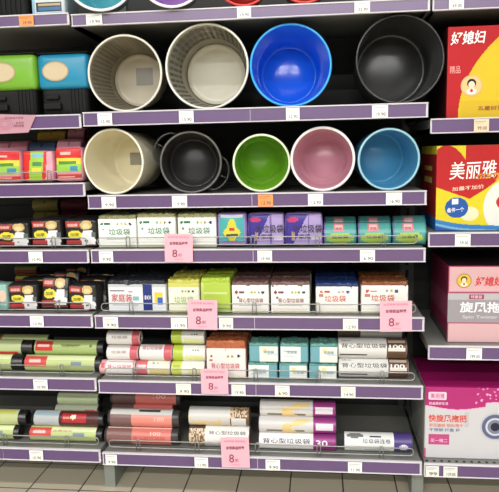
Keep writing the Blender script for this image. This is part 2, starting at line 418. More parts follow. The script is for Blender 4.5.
# ------------------------------------------------------------------ soft goods
def pack(label, p0, p1, ptop, deck, dsg, side, texts=(), Y=.03, d=.055, r=.006, bulge=.004, wr=.0016, tilt=0.0, cat='bag pack', group=None, name='bin_liner_pack', rz=0.0, seed=None, pyb=None):
    pm = (ptop+ (pyb or ptop+26))/2
    xc, wd = span(p0, p1, pm, Y); h = at((p0+p1)/2, ptop, Y).z-deck
    wd = wd-.0012
    t = thing(name, label, cat, (xc, Y+d/2, deck+.0008), (R(tilt), 0, R(rz)), group)
    b = MB(); b.rbox(wd, d, h, r, FILM, front=dsg, side=side, bulge=bulge, wr=wr, wf=38, seed=seed if seed is not None else random.random()*9)
    zmin = min(v.co.z for v in b.bm.verts); kz = h/(max(v.co.z for v in b.bm.verts)-zmin)
    for v in b.bm.verts: v.co.z = (v.co.z-zmin)*kz
    b.build('wrapper', t)
    for body, u, v, tw, th, col in texts:
        bl = bulge*(1-(2*u-1)**2)*(1-(2*v-1)**2)
        lettering(t, body, tw*wd, th*h, flat((u-.5)*wd, -d/2-bl-.0016-wr*.5, (v*h-zmin)*kz), col)
    return t, wd, h
def bundle(label, p0, p1, ptop, deck, dsg, film, texts=(), Y=.03, d=.08, top=.17, name='bin_liner_bundle', group='paper-sleeved bin liner bundles', side=(226, 224, 216), cat='bag bundle', hh=None):
    xc, wd = span(p0, p1, ptop+16, Y); h = (at((p0+p1)/2, ptop, Y).z-deck) if hh is None else hh
    wd = wd-.0015
    t = thing(name, label, cat, (xc, Y+d/2, deck+.0006), (0, 0, 0), group)
    b = MB(); hs = h*(1-top)
    b.rbox(wd, d, hs, .0022, CARTON, front=dsg, side=side, bulge=.0008); b.build('paper_sleeve', t)
    b = MB(); sd = random.random()*20
    b.rbox(wd*.985, d*.96, h*top+.008, .004, FILM, side=film, top=film, z0=hs-.008, cell=.003, coarse=.0035, wr=.004, wf=120, seed=sd)
    b.build('film_bags', t, )
    for body, u, v, tw, th, col in texts:
        bl = .0008*(1-(2*u-1)**2)*(1-(2*v-1)**2)
        lettering(t, body, tw*wd, th*hs, flat((u-.5)*wd, -d/2-bl-.0008, v*hs), col)
    return t, wd, h
def behind(t, d, n, labels):
    return [dup(t, (t.location.x + random.uniform(-.002, .002), t.location.y + d*(k+1), t.location.z), labels[k]) for k in range(n)]

# row of green print bundles (middle bay, fourth shelf)
K = ZC[3]
GD = (60, 120, 90)
wdsg = lambda c1, c2: design((240, 241, 234), ('e', .10, .82, .035, .05, c1), (.17, .32, .80, .85, c1), ('e', .52, .81, .028, .04, (120, 160, 60)), ('e', .62, .81, .028, .04, (200, 190, 90)), ('e', .72, .81, .028, .04, (150, 120, 60)), ('e', .85, .81, .035, .05, (40, 50, 70)), (.1, .17, .60, .66, c2), (.22, .75, .30, .32, (190, 200, 190)), (.03, .97, .0, .12, (206, 206, 180)))
txt = [('垃圾袋', .56, .55, .56, .22, (84, 140, 112)), ('家庭装', .235, .825, .15, .07, GD)]
ws = wdsg((50, 110, 85), (80, 140, 110))
first = []
for (p0, p1, pt, nm) in ((98, 136.5, 215.5, 'leftmost'), (137, 176, 213.5, 'middle one, partly behind the pink sale card'), (177.5, 216.5, 213.5, 'rightmost')):
    t, _, _ = bundle('white bundle with green print, %s of three' % nm, p0, p1, pt, K, ws, (150, 150, 105), txt, top=.10, group='white bundles with green print', side=(220, 222, 210))
    first.append((t, nm))
for t, nm in first:
    behind(t, .085, 1, ['white green-print bundle hidden behind the %s' % nm.split(',')[0].replace('middle one', 'middle front bundle').replace('leftmost', 'leftmost front bundle').replace('rightmost', 'rightmost front bundle')])
# purple packs
LIL = (150, 130, 190)
pack('lilac pack with a square teal label and yellow star shape', 217.5, 246.5, 213, K, design(LIL, (.08, .92, .10, .90, (70, 165, 165)), ('e', .5, .48, .17, .36, (205, 200, 60)), ('e', .5, .42, .30, .17, (212, 205, 70)), (.42, .58, .46, .56, (190, 60, 60)), (.3, .72, .30, .36, (60, 70, 50)), (.1, .9, .1, .16, (150, 110, 160)), (.12, .88, .88, .96, (205, 205, 220))), LIL, group='purple packs', wr=.0012)
pd = design((168, 150, 200), ('f', lambda u, v: u < .28+.42*(v-.2) and u < .62, (62, 48, 140)), ('e', .2, .82, .16, .08, (180, 60, 110)), (.62, .66, 0, 1, (120, 100, 170)), (.72, .98, .2, .3, (205, 195, 220)), (.18, .26, .15, .45, (170, 140, 120)))
tx = [('大垃圾袋', .6, .54, .78, .24, (50, 40, 60)), ('家用', .52, .30, .30, .14, (70, 55, 90))]
pack('purple bin liner pack with dark print, beside the lilac teal-label pack', 248, 284, 213, K, pd, (150, 130, 188), tx, group='purple packs', wr=.0012)
pack('purple bin liner pack with dark print, next to the teal rolls', 285, 322.5, 213, K, pd, (150, 130, 188), tx, group='purple packs', wr=.0012)

# ------------------------------------------------------------------ rolls
def roll(label, xc, wd, r, yc, zc_, dsg, film, texts=(), ends=.006, group=None, name='bin_liner_roll', cat='bag roll', rz=0.0, cell=.0035, sleeve=(0.0, 1.0)):
    # lies along X; location = its lowest line
    t = thing(name, label, cat, (xc, yc, zc_-r), (0, 0, R(rz)), group)
    fm = mat('film_%d_%d_%d' % film, film, .3)
    b = MB(); ri = r*.955; hw = wd/2; n = 28
    prof = [(.18*r, -hw+.004), (.20*r, -hw), (.55*r, -hw+.0012), (.6*r, -hw), (ri*.93, -hw), (ri, -hw+.002), (ri, hw-.002), (ri*.93, hw), (.6*r, hw), (.55*r, hw-.0012), (.20*r, hw), (.18*r, hw-.004)]
    b.lathe_y(prof, n, fm, cap0=True, cap1=True)
    for v in b.bm.verts: v.co = Vector((v.co.y, -v.co.x, v.co.z + r))
    b.build('film_roll', t)
    b = MB(); a = -hw+ends+sleeve[0]*(wd-2*ends); e = -hw+ends+sleeve[1]*(wd-2*ends); nu = max(6, int((e-a)/cell))
    # angle runs from the bottom front round over the top; v=0 at the lower front, .5 at the top
    def fn(u, v):
        th = R(-150) + v*2*math.pi
        return Vector((a+(e-a)*u, -r*math.cos(th+R(60)), r+r*math.sin(th+R(60))))
    b.grid(fn, nu, 36, FILM, dsg)
    bmesh.ops.remove_doubles(b.bm, verts=b.bm.verts[:], dist=1e-5)
    sl = b.build('label_sleeve', t)
    for body, u, elev, tw, th, col in texts:
        # elev = degrees above the front line of the roll
        rr = r+.0006; xx = a+(e-a)*u
        def sf(s_, q, rr=rr, xx=xx, elev=elev):
            g = R(elev)+q/rr; return Vector((xx+s_, -rr*math.cos(g), r+rr*math.sin(g)))
        lettering(t, body, tw*(e-a), th*2*r, sf, col)
    return t
def vdes(base, *items): return design(base, *items)     # v: .25 = front line, .5 = top (bottom front = 0)
def droll(label, p0, p1, ptop, deck, Y, r, z, dsg, film, texts=(), **k):
    """roll between two columns of the photograph, centre at depth Y, resting r above z"""
    pm = ptop+8
    xc, wd = span(p0, p1, pm, Y-r*.5)
    return roll(label, xc, wd-.001, r, Y, z+r+.0006, dsg, film, texts, **k)
# teal rolls
tdes = vdes((84, 160, 154), (.30, .62, .30, .44, (215, 120, 130)), (.33, .59, .33, .41, (232, 190, 190)), ('e', .5, .20, .42, .085, (170, 195, 90)), (.0, .04, 0, 1, (120, 95, 160)), (.96, 1, 0, 1, (60, 140, 140)))
ttx = [('垃圾袋', .5, -8, .5, .15, (50, 70, 40)), ('家庭', .46, 34, .2, .10, (170, 50, 60))]
rt_ = .031
tops = []
for p0, p1, nm in ((323.5, 356.5, 'left'), (357.5, 391, 'middle'), (392, 426, 'right')):
    t = droll('teal bin liner roll with pink label, %s front roll of three' % nm, p0, p1, 224, K, .03+rt_, rt_, K, tdes, (60, 140, 140), ttx, group='teal rolls', ends=.001)
    tops.append((t, nm))
    droll('teal bin liner roll lying behind the %s front teal roll' % nm, p0+.5, p1-.5, 218, K, .03+rt_*3.2, rt_*1.16, K, tdes, (60, 140, 140), (), group='teal rolls', ends=.001)

# ------------------------------------------------------------------ fifth shelf of the middle bay
K = ZC[4]
ld = design((222, 224, 226), (.0, 1, .88, 1, (190, 192, 196)), (.04, .28, .74, .80, (70, 75, 85)), (.61, .77, 0, 1, (44, 56, 120)), (.63, .75, .45, .62, (225, 225, 235)), (.36, .42, .70, .76, (190, 80, 80)), (.80, .94, .35, .70, (222, 200, 70)), (.86, .94, .30, .52, (60, 100, 180)), (.08, .52, .24, .28, (170, 178, 186)), (.42, .54, .42, .58, (130, 180, 185)), (0, 1, 0, .07, (170, 170, 175)))
t, _, _ = bundle('long white pack with a navy stripe and red print, leftmost on its shelf', 108, 166, 280.5, K, ld, (38, 40, 48), [('家庭装', .24, .52, .36, .28, (190, 70, 70)), ('100', .69, .535, .12, .2, (40, 50, 110))], top=.12, d=.075, group='long navy-striped packs')
behind(t, .078, 3, ['dark-topped long pack second in line behind the navy-striped front pack', 'dark-topped long pack third in line behind the navy-striped front pack', 'dark-topped long pack last in line behind the navy-striped front pack'])
yd = design((232, 233, 212), (0, 1, .86, 1, (200, 200, 110)), (.45, .5, .7, .76, (120, 150, 60)), (.55, .6, .7, .76, (180, 170, 60)), (.65, .7, .7, .76, (90, 110, 60)), (.78, .84, .7, .76, (40, 50, 60)), (0, 1, 0, .12, (214, 212, 150)))
t, _, _ = bundle('white and pale yellow bundle beside the long white pack', 168, 199.5, 280, K, yd, (190, 186, 80), [('垃圾袋', .5, .45, .62, .22, (150, 175, 90))], top=.10, d=.08, group='yellow-topped bundles')
behind(t, .083, 1, ['yellow-topped bundle hidden behind the pale yellow front bundle'])
gd = design((176, 200, 80), (0, .1, 0, 1, (196, 214, 110)), (.1, .9, .62, .68, (205, 220, 140)), (0, 1, 0, .18, (150, 170, 90)))
t, _, _ = bundle('lime green bundle partly behind a pink sale card', 200.5, 230.5, 278.5, K, gd, (165, 190, 60), (), top=.12, d=.08, side=(170, 190, 80), group='lime bundles')
behind(t, .083, 1, ['lime green bundle standing behind the front lime bundle'])
bd = design((234, 232, 226), ('e', .12, .74, .04, .06, (140, 60, 70)), (.19, .34, .72, .77, (110, 80, 80)), ('e', .55, .74, .03, .045, (150, 170, 60)), ('e', .64, .74, .03, .045, (190, 180, 80)), ('e', .73, .74, .03, .045, (100, 140, 70)), ('e', .84, .74, .038, .055, (50, 60, 80)), (.14, .2, .52, .58, (130, 90, 90)), (.2, .8, .26, .28, (205, 190, 190)), (.05, .95, 0, .13, (220, 214, 190)))
for p0, p1, nm in ((231.5, 269, 'left'), (270.5, 310, 'right')):
    t, _, _ = bundle('white bundle with brown crumpled top and maroon print, %s one of two' % nm, p0, p1, 282, K, bd, (110, 82, 78), [('背心型垃圾袋', .52, .46, .66, .16, (130, 60, 70))], top=.10, d=.075, group='brown-topped bundles')
    behind(t, .078, 2, ['brown-topped bundle second in line behind the %s brown-topped front bundle' % nm, 'brown-topped bundle third in line behind the %s brown-topped front bundle' % nm])
od = design((234, 232, 224), ('e', .13, .80, .04, .05, (200, 80, 60)), (.2, .34, .78, .83, (170, 90, 80)), ('e', .55, .8, .03, .04, (170, 140, 160)), ('e', .64, .8, .03, .04, (180, 170, 90)), ('e', .75, .8, .045, .055, (60, 80, 140)), (.08, .18, .60, .72, (180, 130, 120)), (.3, .75, .30, .325, (190, 170, 170)), (.03, .97, 0, .12, (214, 210, 180)))
otx = [('垃圾袋', .46, .56, .5, .24, (196, 96, 80))]
t, _, _ = bundle('white bundle with dark blue crumpled top and orange print', 315.5, 358.5, 283, K, od, (34, 54, 104), otx, top=.12, d=.08, group='blue-topped bundles')
behind(t, .083, 2, ['blue-topped bundle second in line behind the blue-topped front bundle', 'blue-topped bundle third in line behind the blue-topped front bundle'])
t, _, _ = bundle('white bundle with orange brown crumpled top at the shelf end', 361, 408.5, 282, K, od, (128, 76, 46), otx, top=.11, d=.08, group='orange-topped bundles')
behind(t, .083, 1, ['orange-topped bundle standing behind the orange-topped front bundle'])

# ------------------------------------------------------------------ sixth shelf of the middle bay
K = ZC[5]; r = .0208
PK = (205, 92, 100)
pA = vdes((232, 224, 222), (.0, .18, 0, 1, (226, 170, 172)), (.02, .16, .28, .40, PK), (.25, .95, .43, .45, (214, 150, 150)), (.96, 1, 0, 1, (214, 130, 130)))
pB = vdes((222, 220, 216), (.76, 1, 0, 1, (200, 96, 104)), (.0, .74, .43, .47, (190, 170, 170)))
pC = vdes((228, 226, 206), (.0, .34, 0, 1, (212, 110, 116)), (.05, .28, .30, .36, (236, 200, 200)), (.5, .56, .38, .42, (60, 80, 100)), (.62, .68, .38, .42, (90, 120, 70)), (.4, 1, .12, .24, (222, 200, 130)))
lG = vdes((226, 226, 218), (.0, .32, 0, 1, (176, 196, 64)), (.60, .64, .32, .36, (80, 110, 60)), (.68, .72, .32, .36, (70, 100, 140)), (.76, .80, .32, .36, (50, 60, 70)), (.40, .95, .14, .24, (222, 222, 150)))
lH = vdes((232, 232, 214), (.0, .30, 0, 1, (204, 212, 96)), (.04, .26, .30, .35, (160, 180, 60)), (.5, .9, .15, .24, (228, 224, 160)))
rtxt = [('背心垃圾袋', .58, 24, .70, .22, (190, 70, 80))]
y0 = .032+r
droll('white roll with pink end and red characters, bottom of the left small-roll stack', 100, 135.5, 360, K, y0, r, K, pA, (225, 215, 215), rtxt, group='small pink and lime rolls', ends=.002)
droll('white and red roll with yellow patch, bottom of the middle small-roll stack', 136.5, 170.5, 360, K, y0, r, K, pC, (225, 215, 215), [('垃圾袋', .16, 20, .22, .18, (236, 215, 215))], group='small pink and lime rolls', ends=.002)
droll('white roll with pale lime end, bottom of the lime small-roll stack', 171.5, 205, 360, K, y0, r, K, lH, (225, 225, 210), (), group='small pink and lime rolls', ends=.002)
y1 = y0+.012; z1 = K+2*r-.0016
droll('grey white roll with red band, second in the left small-roll stack', 107, 138.5, 346, K, y1, r, z1, pB, (210, 200, 200), [('垃圾袋', .4, 20, .5, .2, (150, 120, 120))], group='small pink and lime rolls', ends=.002)
droll('white roll with red print and red band, top of the middle small-roll stack', 139.5, 172.5, 343, K, y1-.003, r*1.12, z1, pB, (215, 150, 150), [('背心垃圾袋', .4, 48, .62, .26, (180, 60, 70))], group='small pink and lime rolls', ends=.002)
droll('white roll with bright lime band, second in the lime small-roll stack', 173, 206, 343, K, y1-.003, r*1.12, z1, lG, (220, 220, 205), (), group='small pink and lime rolls', ends=.002)
z2 = z1+2*r-.0014
droll('grey white roll with red band, top of the left small-roll stack', 107, 140.5, 332, K, y1+.014, r, z2, pB, (210, 200, 200), [('垃圾袋', .4, 20, .5, .2, (150, 120, 120))], group='small pink and lime rolls', ends=.002)
droll('white and lime roll on top of the lime small-roll stack', 171.5, 205, 330, K, y1+.016, r, z2+.004, lG, (220, 220, 205), (), group='small pink and lime rolls', ends=.002)
od2 = design((236, 226, 220), ('e', .14, .74, .03, .04, (150, 70, 70)), ('e', .55, .74, .03, .045, (130, 150, 60)), ('e', .66, .74, .03, .045, (160, 130, 80)), ('e', .82, .74, .038, .055, (50, 50, 70)), (.08, .16, .56, .64, (200, 110, 110)), (0, 1, 0, .1, (210, 205, 180)))
t, _, _ = bundle('white bundle with rust orange crumpled top behind the lowest left sale card', 206, 246, 341, K, od2, (172, 96, 60), [('背心型垃圾袋', .48, .42, .72, .18, (200, 80, 96))], top=.20, d=.08, group='rust-topped bundles', side=(224, 160, 150))
behind(t, .083, 1, ['rust-topped bundle standing behind the rust-topped front bundle'])
TL = (112, 164, 174)
tA = design(TL, (.0, .72, .0, 1, (226, 230, 226)), (.1, .6, .62, .68, (150, 190, 195)), (.0, 1, .93, 1, (70, 130, 115)), (.12, .5, .34, .42, (190, 205, 205)))
tB = design((226, 228, 218), (.0, .36, 0, 1, TL), (.45, .6, .56, .80, (232, 214, 150)), (.62, .95, .40, .5, (200, 210, 220)), (.0, 1, .93, 1, (70, 130, 115)))
h1 = .046
for p0, p1, da, db, nm in ((248, 277.5, tA, tB, 'left'), (279, 307.5, tB, tA, 'middle'), (309, 337, tB, tB, 'right')):
    t, _, hh = bundle('teal and white small pack, lower one of the %s teal stack' % nm, p0, p1, 361, K, da, (96, 146, 136), [('垃圾袋', .42 if da is tA else .68, .48, .4, .2, (120, 150, 160))], top=.06, d=.07, group='small teal packs', side=TL, hh=h1)
    bundle('teal and white small pack, upper one of the %s teal stack' % nm, p0+1, p1+1, 341, K+h1+.003, db, (96, 146, 136), [('家庭装', .42 if db is tA else .68, .62, .36, .18, (120, 150, 160))], top=.10, d=.07, group='small teal packs', side=TL, hh=.054)
r = .0275
wb = vdes((214, 212, 208), (.72, 1, 0, 1, (92, 68, 52)), (.74, .98, .26, .30, (214, 205, 196)), (.02, .42, .16, .185, (60, 58, 56)), (.74, .98, .40, .44, (180, 160, 144)))
wbt = [('背心型垃圾袋', .37, 30, .66, .24, (62, 60, 58)), ('100', .85, 26, .2, .22, (236, 232, 226)), ('加厚大号', .11, 62, .14, .08, (90, 88, 86))]
wbd = vdes((190, 186, 182), (0, .34, 0, 1, (86, 72, 64)))
y0 = .034+r
droll('large white roll with brown band, bottom of the white roll stack', 338, 408.5, 361, K, y0, r, K, wb, (150, 140, 130), wbt, group='large white and brown rolls', ends=.002)
droll('large white roll with brown band, second in the white roll stack', 337.5, 407, 341, K, y0+.004, r, K+2*r-.0004, wb, (150, 140, 130), wbt, group='large white and brown rolls', ends=.002)
droll('grey roll with dark left band, lying on top of the white roll stack', 338, 402, 329, K, y0+.050, r*.93, K+3.62*r, wbd, (150, 140, 130), (), group='large white and brown rolls', ends=.002)
droll('large white roll hidden behind the bottom white roll', 338, 402, 341, K, y0+2*r+.003, r, K, wb, (150, 140, 130), (), group='large white and brown rolls', ends=.002)
droll('large white roll hidden behind the second white roll', 338, 402, 335, K, y0+2*r+.007, r*.95, K+2*r-.0002, wb, (150, 140, 130), (), group='large white and brown rolls', ends=.002)

# ------------------------------------------------------------------ lowest shelf of the middle bay
K = ZC[6]; r = .0262
sa = vdes((206, 118, 106), (.0, .38, 0, 1, (128, 90, 86)), (.0, 1, .44, .47, (232, 200, 190)), (.42, .98, .16, .20, (190, 96, 88)))
sb = vdes((222, 132, 120), (.0, .34, 0, 1, (120, 90, 88)), (.0, 1, .36, .60, (205, 203, 198)), (.46, .80, .42, .47, (60, 60, 60)), (.34, 1, .14, .36, (224, 136, 122)))
sc = vdes((200, 108, 100), (.0, .36, 0, 1, (96, 70, 68)))
y0 = .034+r
droll('dusty brown and salmon roll lying at the front, lowest in the salmon pile', 105, 179, 428, K, y0, r, K, sa, (60, 56, 56), [('100', .76, 34, .16, .2, (236, 190, 180)), ('背心型垃圾袋', .66, 6, .5, .18, (190, 80, 76))], group='salmon rolls', ends=.002, sleeve=(.03, .91))
droll('roll with grey printed top and salmon side, second in the salmon pile', 108, 179.5, 406, K, y0+.009, r, K+2*r-.0012, sb, (60, 56, 56), [('100', .8, 12, .16, .2, (236, 190, 180))], group='salmon rolls', ends=.002, sleeve=(.03, .91))
droll('salmon roll lying at the back on top of the salmon pile', 111, 181, 396, K, y0+.062, r*.8, K+4.05*r-.0012-r*.28, sc, (60, 56, 56), [('100', .74, 30, .2, .3, (232, 170, 160))], group='salmon rolls', ends=.002, sleeve=(.03, .95))
droll('salmon roll hidden behind the lowest salmon roll', 112, 174, 420, K, y0+2*r+.004, r, K, sc, (60, 56, 56), (), group='salmon rolls', ends=.003)
droll('salmon roll hidden behind the second salmon roll', 112, 174, 410, K, y0+2*r+.008, r*.93, K+2*r-.0006, sc, (60, 56, 56), (), group='salmon rolls', ends=.003)
def leo(u, v):
    n = noise.noise(Vector((u*26, v*34, 3.1)))
    return (120, 92, 66) if abs(n) < .16 else (206, 184, 150)
def la(u, v):
    if u < .27 and v > .41 and v < .6: return (86, 66, 50)
    if u < .27: return leo(u, v)
    if u > .9 and .12 < v < .22: return (120, 110, 100)
    return (228, 226, 222)
def lb(u, v):
    if u > .70: return (216, 214, 210) if (v < .28 and .72 < u < .96) else (leo(u, v) if v > .28 else (110, 84, 60))
    if v < .28 and noise.noise(Vector((u*7, v*9, 1))) > .1: return (222, 196, 140)
    return (204, 202, 198)
r = .0305
y0 = .034+r
droll('white roll with leopard print left end, under the grey leopard roll', 189, 250, 424, K, y0, r, K, la, (120, 100, 84), [('背心型垃圾袋', .64, 36, .62, .18, (90, 84, 80)), ('100', .13, 52, .2, .15, (232, 226, 216))], group='leopard print rolls', ends=.002)
droll('grey roll with leopard print right end, on top of the white leopard roll', 188.5, 249.5, 404, K, y0+.006, r*.88, K+2*r-.0006, lb, (120, 100, 84), (), group='leopard print rolls', ends=.002)
r = .0238; y0 = .034+r
def pu(fr_):
    def fn(u, v):
        if u > .71: return (222, 214, 222) if (not fr_ and .74 < u < .97 and .2 < v < .33) else ((146, 52, 122) if v < .42 else (118, 52, 108))
        if not fr_ and noise.noise(Vector((u*6, v*7, 2.2))) > .12 and v < .42 and u > .3: return (226, 196, 132)
        if not fr_ and .10 < u < .6 and .15 < v < .19: return (120, 110, 90)
        return (232, 230, 230) if fr_ else (206, 203, 200)
    return fn
droll('white roll with magenta end and large print, bottom of the purple-ended stack', 258.5, 336.5, 432, K, y0, r, K, pu(True), (110, 70, 110), [('背心型垃圾袋', .36, 20, .62, .3, (60, 56, 62)), ('30', .82, 8, .15, .36, (240, 232, 240))], group='purple-ended rolls', ends=.002)
droll('grey roll with purple end and barcode patch, middle of the purple-ended stack', 258.5, 336.5, 416, K, y0+.006, r, K+2*r-.0006, pu(False), (110, 70, 110), (), group='purple-ended rolls', ends=.002)
droll('grey roll with purple end, top of the purple-ended stack', 259.5, 336, 402, K, y0+.018, r, K+4*r-.0044, pu(False), (110, 70, 110), (), group='purple-ended rolls', ends=.002)
r = .026; y0 = .034+r
sg = vdes((226, 226, 222), (.73, 1, 0, 1, (74, 58, 120)), ('e', .88, .22, .07, .05, (200, 200, 215)), (.38, .55, .40, .43, (70, 70, 90)), ('e', .16, .42, .13, .05, (120, 122, 120)), (.30, .68, .15, .18, (170, 190, 180)))
droll('single white roll with dark purple end, alone at the right of the lowest shelf', 343.5, 412.5, 430, K, y0, r, K, sg, (90, 80, 120), [('垃圾袋连卷', .48, 26, .42, .24, (70, 74, 96)), ('20', .88, -2, .1, .16, (235, 232, 240))], ends=.002)

# ------------------------------------------------------------------ left bay, third shelf: pink packs and rolls
K = ZL[2]
rd = design((222, 150, 165), (.0, 1, .70, 1, (205, 46, 46)), (.2, .6, .80, .88, (232, 180, 170)), (.0, 1, .48, .70, (228, 205, 70)), (.12, .8, .52, .62, (90, 140, 60)), (.0, 1, .26, .50, (150, 200, 80)), (.55, .85, .28, .44, (70, 140, 170)), (.0, 1, .08, .20, (208, 60, 54)), (.1, .7, .12, .16, (232, 190, 180)))
rd2 = design((226, 165, 178), (.0, .9, .0, 1, (214, 52, 48)), ('f', lambda u, v: .18+.1*v < u < .62+.1*v, (160, 200, 70)), (.3, .6, .3, .42, (232, 212, 80)), (.34, .62, .5, .62, (80, 140, 80)), ('f', lambda u, v: u > .74+.08*v, (228, 160, 176)), ('e', .5, .85, .2, .1, (120, 180, 190)))
pack('pink pack with red, yellow and lime label at the far left edge', -9, 20.5, 150.5, K, rd, (222, 150, 165), Y=.03, group='pink red and lime packs', wr=.0012, pyb=183)
pack('leaning pink pack with slanted red and lime label, middle of three', 22.5, 53, 151, K, rd2, (222, 150, 165), Y=.03, group='pink red and lime packs', wr=.0012, pyb=183, tilt=-3)
pack('pink pack with red, yellow and lime label beside the small white bin', 55.5, 82, 147, K, rd, (222, 150, 165), Y=.03, group='pink red and lime packs', wr=.0012, pyb=183)
def stack(labels, p0, p1, ptop, deck, Y, col, film, group, dsg=None, dx=0):
    n = len(labels); ztop = at((p0+p1)/2, ptop, Y).z; r = (ztop-deck)/(2*n)
    for k, l in enumerate(labels):
        droll(l, p0+dx*k, p1+dx*k, ptop, deck, Y, r-.0003, deck+2*r*k, dsg or vdes(col, (.45, .5, .3, .38, tuple(int(v*.7) for v in col))), film, (), group=group, ends=.002)
G = 'plain rolls at the back of the pink pack shelf'
stack(['pink roll low behind the far left pink pack', 'pink roll on top behind the far left pink pack'], -6, 29.5, 141, K, .135, (214, 140, 160), (190, 120, 140), G)
stack(['dark blue roll low behind the leaning pink pack', 'dark blue roll on top behind the leaning pink pack'], 30.5, 57, 141, K, .135, (60, 84, 110), (50, 60, 80), G)
stack(['light pink roll low behind the pink pack near the white bin', 'light pink roll on top behind the pink pack near the white bin'], 58, 82.5, 139, K, .135, (226, 160, 178), (200, 130, 150), G)
stack(['gold roll lowest of the rear gold stack on the pink pack shelf', 'gold roll in the middle of the rear gold stack on the pink pack shelf', 'gold roll topping the rear gold stack on the pink pack shelf'], 38.5, 67, 130.5, K, .21, (176, 146, 60), (120, 100, 40), G)
stack(['mauve roll lowest of the rear mauve stack on the pink pack shelf', 'mauve roll in the middle of the rear mauve stack on the pink pack shelf', 'mauve roll topping the rear mauve stack on the pink pack shelf'], 68.5, 86, 128, K, .21, (200, 130, 146), (150, 90, 110), G)

# ------------------------------------------------------------------ left bay: black packs
BKC = (38, 36, 36)
cd_ = design(BKC, (.04, .48, .70, .92, (170, 60, 56)), (.10, .42, .76, .86, (205, 130, 120)), ('e', .68, .80, .19, .17, (200, 170, 110)), ('e', .68, .76, .12, .09, (222, 200, 150)), ('e', .32, .46, .23, .15, (228, 214, 70)), ('f', lambda u, v: abs(u-.72) < .25-.32*abs(v-.24) and .08 < v < .60, (222, 222, 222)), (.62, .70, .18, .24, (90, 90, 90)), (.0, .52, .12, .24, (176, 58, 58)), (.0, 1, .0, .07, (120, 60, 56)), (.84, .96, .35, .55, (90, 100, 104)))
ctx = [('加厚', .32, .46, .28, .11, (120, 100, 20)), ('垃圾袋', .26, .81, .30, .10, (236, 205, 195))]
K = ZL[3]
G = 'black packs with yellow patch'
q = []
for p0, p1, pt, nm in ((-3, 29.5, 222, 'at the far left of its shelf'), (31, 62, 219, 'in the middle of its shelf'), (65, 97, 219, 'beside the leftmost green-print bundle')):
    t, _, _ = pack('yellow-patched black pack %s, below the pink packs' % nm, p0, p1, pt, K, cd_, BKC, ctx, Y=.03, d=.06, group=G, pyb=249)
    q.append(t)
for t, nm in zip(q, ('far left', 'middle', 'right')):
    behind(t, .068, 1, ['black pack standing behind the %s front black pack below the pink packs' % nm])
G2 = 'rolls at the back above the black packs'
stack(['olive gold roll lowest of the stack behind the black packs', 'olive gold roll in the middle of the stack behind the black packs', 'olive gold roll topping the stack behind the black packs'], 33, 59, 199, K, .30, (160, 146, 80), (110, 100, 60), G2)
stack(['dark red roll lowest of the stack behind the black packs', 'dark red roll in the middle of the stack behind the black packs', 'dark red roll topping the stack behind the black packs'], 61, 88, 199, K, .30, (130, 56, 66), (90, 40, 50), G2)
K = ZL[4]
pack('pale teal pack with pinkish round print cut by the left edge', -22, 7.5, 284, K, design((150, 190, 180), ('e', .85, .55, .13, .22, (222, 190, 170)), (0, 1, .0, .2, (120, 170, 160))), (140, 180, 172), Y=.03, group='pale teal packs', pyb=312)
q = []
for p0, p1, pt, tl, nm in ((8.5, 38, 284, 0, 'upright beside the pale teal pack'), (39.5, 67.5, 279, -14, 'leaning back in the middle'), (68.5, 97, 284, 0, 'upright beside the long white pack')):
    t, _, _ = pack('yellow-patched black pack %s, above the green rolls' % nm, p0, p1, pt, K, cd_, BKC, ctx, Y=.03, d=.06, group=G, pyb=312, tilt=tl)
    q.append(t)
for t, nm in zip(q, ('left', 'leaning', 'right')):
    behind(t, .085, 2, ['black pack directly behind the %s front black pack above the green rolls' % nm, 'black pack at the rear behind the %s front black pack above the green rolls' % nm])
stack(['red and lime roll low at the back behind the black packs', 'red and lime roll in the middle at the back behind the black packs', 'red and lime roll on top at the back behind the black packs'], 15, 38, 266, K, .27, (150, 60, 60), (90, 40, 40), G2, vdes((165, 170, 80), (0, 1, .1, .30, (160, 50, 50))))

# ------------------------------------------------------------------ left bay: green rolls
K = ZL[5]; r = .0235
gr = vdes((160, 178, 112), (.02, .30, .22, .44, (190, 56, 52)), (.06, .24, .30, .36, (226, 170, 160)), (.42, .74, .32, .37, (110, 110, 60)), (.0, 1, .46, .50, (214, 220, 180)), (.88, .92, .3, .35, (80, 90, 50)))
gl = vdes((184, 198, 130), (.0, .32, .22, .45, (206, 76, 72)), (.06, .24, .30, .35, (234, 190, 184)), (.32, 1, .36, .46, (222, 228, 180)), (.66, .82, .25, .33, (120, 140, 150)))
gw = vdes((190, 192, 172), (0, 1, .30, .36, (170, 180, 130)), (.72, .96, .30, .35, (190, 90, 80)))
BLK = (28, 28, 28)
G = 'green rolls with black film ends'
y0 = .034+r
droll('pale green roll with red label, bottom front of the green pile', 25, 102, 357, K, y0, r, K, gl, BLK, [('垃圾袋', .15, 38, .16, .16, (240, 210, 205))], group=G, ends=.003, sleeve=(0, .93))
droll('pale green roll cut by the left edge, bottom of the green pile', -52, 24, 356, K, y0+.002, r, K, gl, BLK, (), group=G, ends=.003, sleeve=(0, .86))
droll('whitish green roll lying behind the bottom front pale green roll', 33, 98, 352, K, y0+2*r+.003, r*1.03, K, gw, BLK, (), group=G, ends=.006)
droll('whitish green roll at the left edge behind the bottom front roll', -40, 32, 352, K, y0+2*r+.003, r*1.03, K, gw, BLK, (), group=G, ends=.006)
droll('green roll with dark red label, upper right of the green roll pile', 34.5, 104, 338, K, y0+r+.0015, r*.96, K+1.72*r, gr, BLK, [('垃圾袋', .16, 28, .16, .16, (236, 200, 190)), ('加厚加大', .58, 28, .26, .14, (100, 100, 50))], group=G, ends=.003, sleeve=(0, .92))
